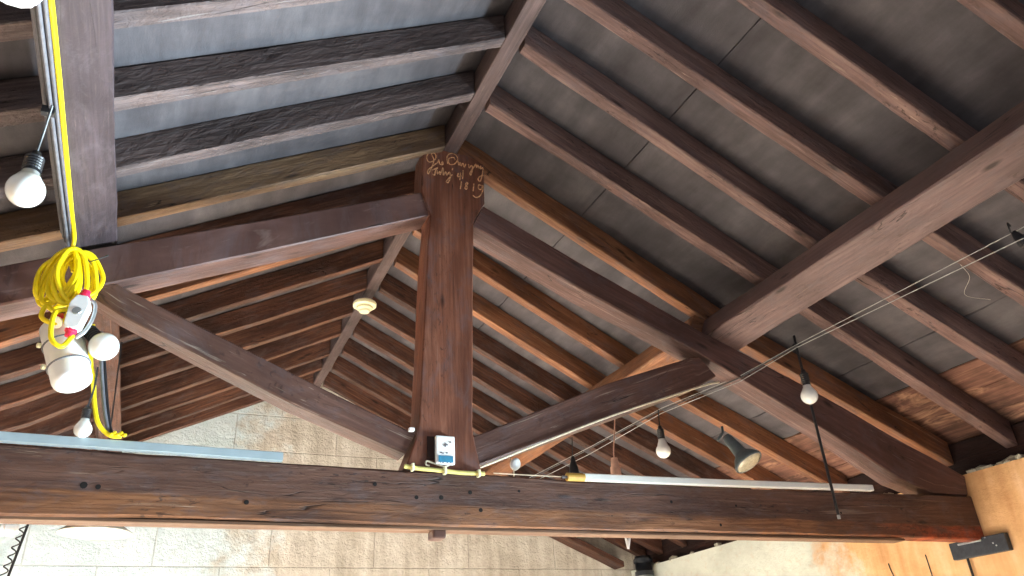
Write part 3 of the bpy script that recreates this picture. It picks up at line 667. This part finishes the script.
# white fitting at top left
wf = thing('bulkhead_fitting', 'white ribbed plastic fitting hanging at the top left corner of the view', 'light fitting', (-.63, 2.14, 3.62))
bm = B()
for d, r in (): pass
link('housing', lathe(B(), (-.66, 2.10, 3.675), (-.06, .18, -1), [(0, 0), (0, .06), (.02, .084), (.05, .086), (.055, .078), (.068, .076), (.072, .056), (.08, .054), (.082, 0)], 12), M['white'], wf)
link('rim', lathe(B(), (-.66, 2.103, 3.66), (-.06, .18, -1), [(0, .075), (0, .094), (.012, .094), (.012, .075)], 12), M['enamel'], wf)

# ------------------------------------------------------------------ below the tie beam
sh = thing('pendant_shade', 'wide white enamel pendant shade hanging below the tie beam at the left', 'lamp shade', (-.345, 5.4, 2.60))
link('shade', lathe(B(), (-.345, 5.4, 2.685), (0, 0, -1), [(-.03, .03), (0, .05), (.012, .10), (.085, .205), (.092, .208), (.088, .200), (.015, .095), (.006, .045)], 36), M['enamel'], sh, smooth=True)
link('cap', lathe(B(), (-.345, 5.4, 2.76), (0, 0, -1), [(0, 0), (.0, .02), (.03, .04), (.06, .05), (.061, 0)], 20), M['black'], sh)
link('flex', tube(B(), [(-.345, 5.4, 2.76), (-.41, 5.4, 3.86)], .005, 6), M['darkwire'], sh)
link('bulb', lathe(B(), (-.345, 5.4, 2.685), (0, 0, -1), [(0, 0), (0, .03), (.03, .04), (.06, .045), (.085, .03), (.09, 0)], 20), M['glass'], sh, smooth=True)
ck = thing('coiled_cord', 'black coiled cord hanging beside a thin black rod at the lower left', 'cord', (-.68, 5.0, 2.0))
hp = [(-.775, 5.0, 2.582), (-.74, 5.0, 2.60), (-.70, 5.0, 2.60), (-.668, 5.0, 2.575)]
for k in range(150):
    a = k * .55; z = 2.56 - k * .0042
    hp.append((-.672 - (2.56 - z) * .16 + .014 * math.cos(a), 5.0 + .014 * math.sin(a), z))
link('coil', tube(B(), hp, .004, 5), M['black'], ck, smooth=True)
link('rod', tube(B(), [(-.652, 5.0, 2.585), (-.735, 5.0, 1.93)], .007, 8), M['black'], ck)
wl = thing('wall_lamp', 'white ribbed lamp body at the lower left edge below the tie beam', 'lamp', (-.76, 5.05, 2.45))
link('body', lathe(B(), (-.70, 5.05, 2.555), (-1, 0, -.1), [(0, 0), (.0, .03), (.02, .042), (.06, .045), (.064, .038), (.08, .045), (.085, .038), (.10, .045), (.105, .038), (.12, .045), (.24, .045), (.241, 0)], 20), M['white'], wl)
link('stem', tube(B(), [(-.80, 5.05, 2.56), (-.80, 5.05, 2.80)], .008, 8), M['white'], wl)
dp = thing('drain_pipe', 'black drain pipe at the far corner of the right wall below the tie beam', 'pipe', (5.58, 8.35, 0))
link('pipe', tube(B(), [(5.57, 8.45, 3.02), (5.57, 8.45, 0)], .10, 20), M['pipe'], dp, smooth=True)
for z in (2.99, 2.84): link('collar', lathe(B(), (5.57, 8.45, z), (0, 0, -1), [(0, .10), (0, .116), (.05, .116), (.05, .10)], 20), M['pipe'], dp)
link('ring', lathe(B(), (5.57, 8.45, 2.79), (0, 0, -1), [(0, .101), (0, .106), (.012, .106), (.012, .101)], 20), M['steel'], dp)
bb = thing('junction_box', 'flat black metal box fixed to the right wall under the beam end', 'junction box', (5.67, 4.05, 2.32))
link('box', box(B(), (5.675, 4.05, 2.385), (.05, .47, .125), bev=.008), M['blackbox'], bb)
link('lid_strip', box(B(), (5.645, 4.10, 2.425), (.014, .20, .012)), M['steel'], bb)['label'] = 'pale metal strip'
for y in (3.92, 3.97, 3.90): link('screw', lathe(B(), (5.652, y, 2.37 + (y - 3.9)), (-1, 0, 0), [(0, 0), (0, .006), (.005, .006), (.006, 0)], 8), M['steel'], bb)
link('conduit', tube(B(), [(5.675, 4.18, 2.33), (5.675, 4.18, 2.0)], .010, 8), M['black'], bb)
for (y, z0, z1, lab) in ((4.93, 2.40, 2.27, 'short dark wire hanging on the right wall left of the black box'), (4.55, 2.41, 1.9, 'long thin dark wire hanging on the right wall nearest the black box')):
    tag(link('wall_wire', tube(B(), curve([(5.694, y, z0), (5.694, y - .01, (z0 + z1) / 2), (5.694, y - .03, z1)]), .004, 5), M['darkwire']), lab, 'wire')
for x, dx, lab in ((2.68, -.012, 'left one of two short white tubes poking below the tie beam'), (2.76, .025, 'right one of two short white tubes poking below the tie beam, tilted')):
    tag(link('short_tube', tube(B(), [(x - dx, 4.25, 2.46), (x - dx * 2.2 + .0, 4.25, 2.36)], .008, 8), M['white']), lab, 'tube')
bm = hewn(B(), [[(x, 8.70, z), (x, 8.945, z), (x, 8.945, z + .07), (x, 8.70, z + .07)] for x, z in ((4.45, 3.36), (5.45, 2.935))], .1, .008, .006, 140)
tag(link('corbel_timber', bm, M['rafterF']), 'short brown timber end against the back wall in the far right corner', 'timber')

# ------------------------------------------------------------------ camera
cam = bpy.data.cameras.new('camera'); co = bpy.data.objects.new('camera', cam); C.objects.link(co)
pitch, roll, yaw, f = 2.0580852, -.060627599, -.442227445, 764.054136
cam.sensor_width = 36; cam.lens = f * 36 / 1024; cam.clip_start = .05
co.matrix_world = Matrix.Translation((0, 0, 1.6)) @ (Matrix.Rotation(yaw, 4, 'Z') @ Matrix.Rotation(pitch, 4, 'X') @ Matrix.Rotation(roll, 4, 'Z'))
bpy.context.scene.camera = co

# ------------------------------------------------------------------ light
def area(name, loc, target, sx, sy, power, col, spread=180):
    l = bpy.data.lights.new(name, 'AREA'); l.shape = 'RECTANGLE'; l.size = sx; l.size_y = sy; l.energy = power; l.color = col; l.spread = math.radians(spread)
    o = bpy.data.objects.new(name, l); C.objects.link(o); o.location = loc
    o.rotation_euler = (Vector(target) - Vector(loc)).to_track_quat('-Z', 'Y').to_euler(); return o
area('window_light_right', (5.6, 2.0, .8), (-.9, 2.6, 3.7), 1.8, 1.0, 185, (.70, .89, 1.0), 52)
area('window_light_left', (-2.7, 6.6, 1.2), (1.5, 9.4, 1.9), 1.8, 1.4, 80, (.88, .95, 1.0), 120)
area('added_floor_fill_left', (-2.7, 6.0, 1.7), (-.8, 6.2, 0), 5.0, .8, 900, (1.0, .96, .91), 60)  # added fill lamp aimed at the floor for bounce, not a real opening
area('added_floor_fill_right', (5.6, 5.6, 1.5), (3.6, 5.9, 0), 5.0, .8, 750, (1.0, .96, .91), 60)  # second added fill lamp for floor bounce; this wall has no opening here
w = bpy.data.worlds.new('world'); bpy.context.scene.world = w; w.use_nodes = True
w.node_tree.nodes['Background'].inputs[0].default_value = (.96, .94, .96, 1); w.node_tree.nodes['Background'].inputs[1].default_value = .62
vs = bpy.context.scene.view_settings
vs.view_transform = 'Standard'; vs.look = 'None'; vs.exposure = .38; vs.gamma = 1; vs.use_curve_mapping = False
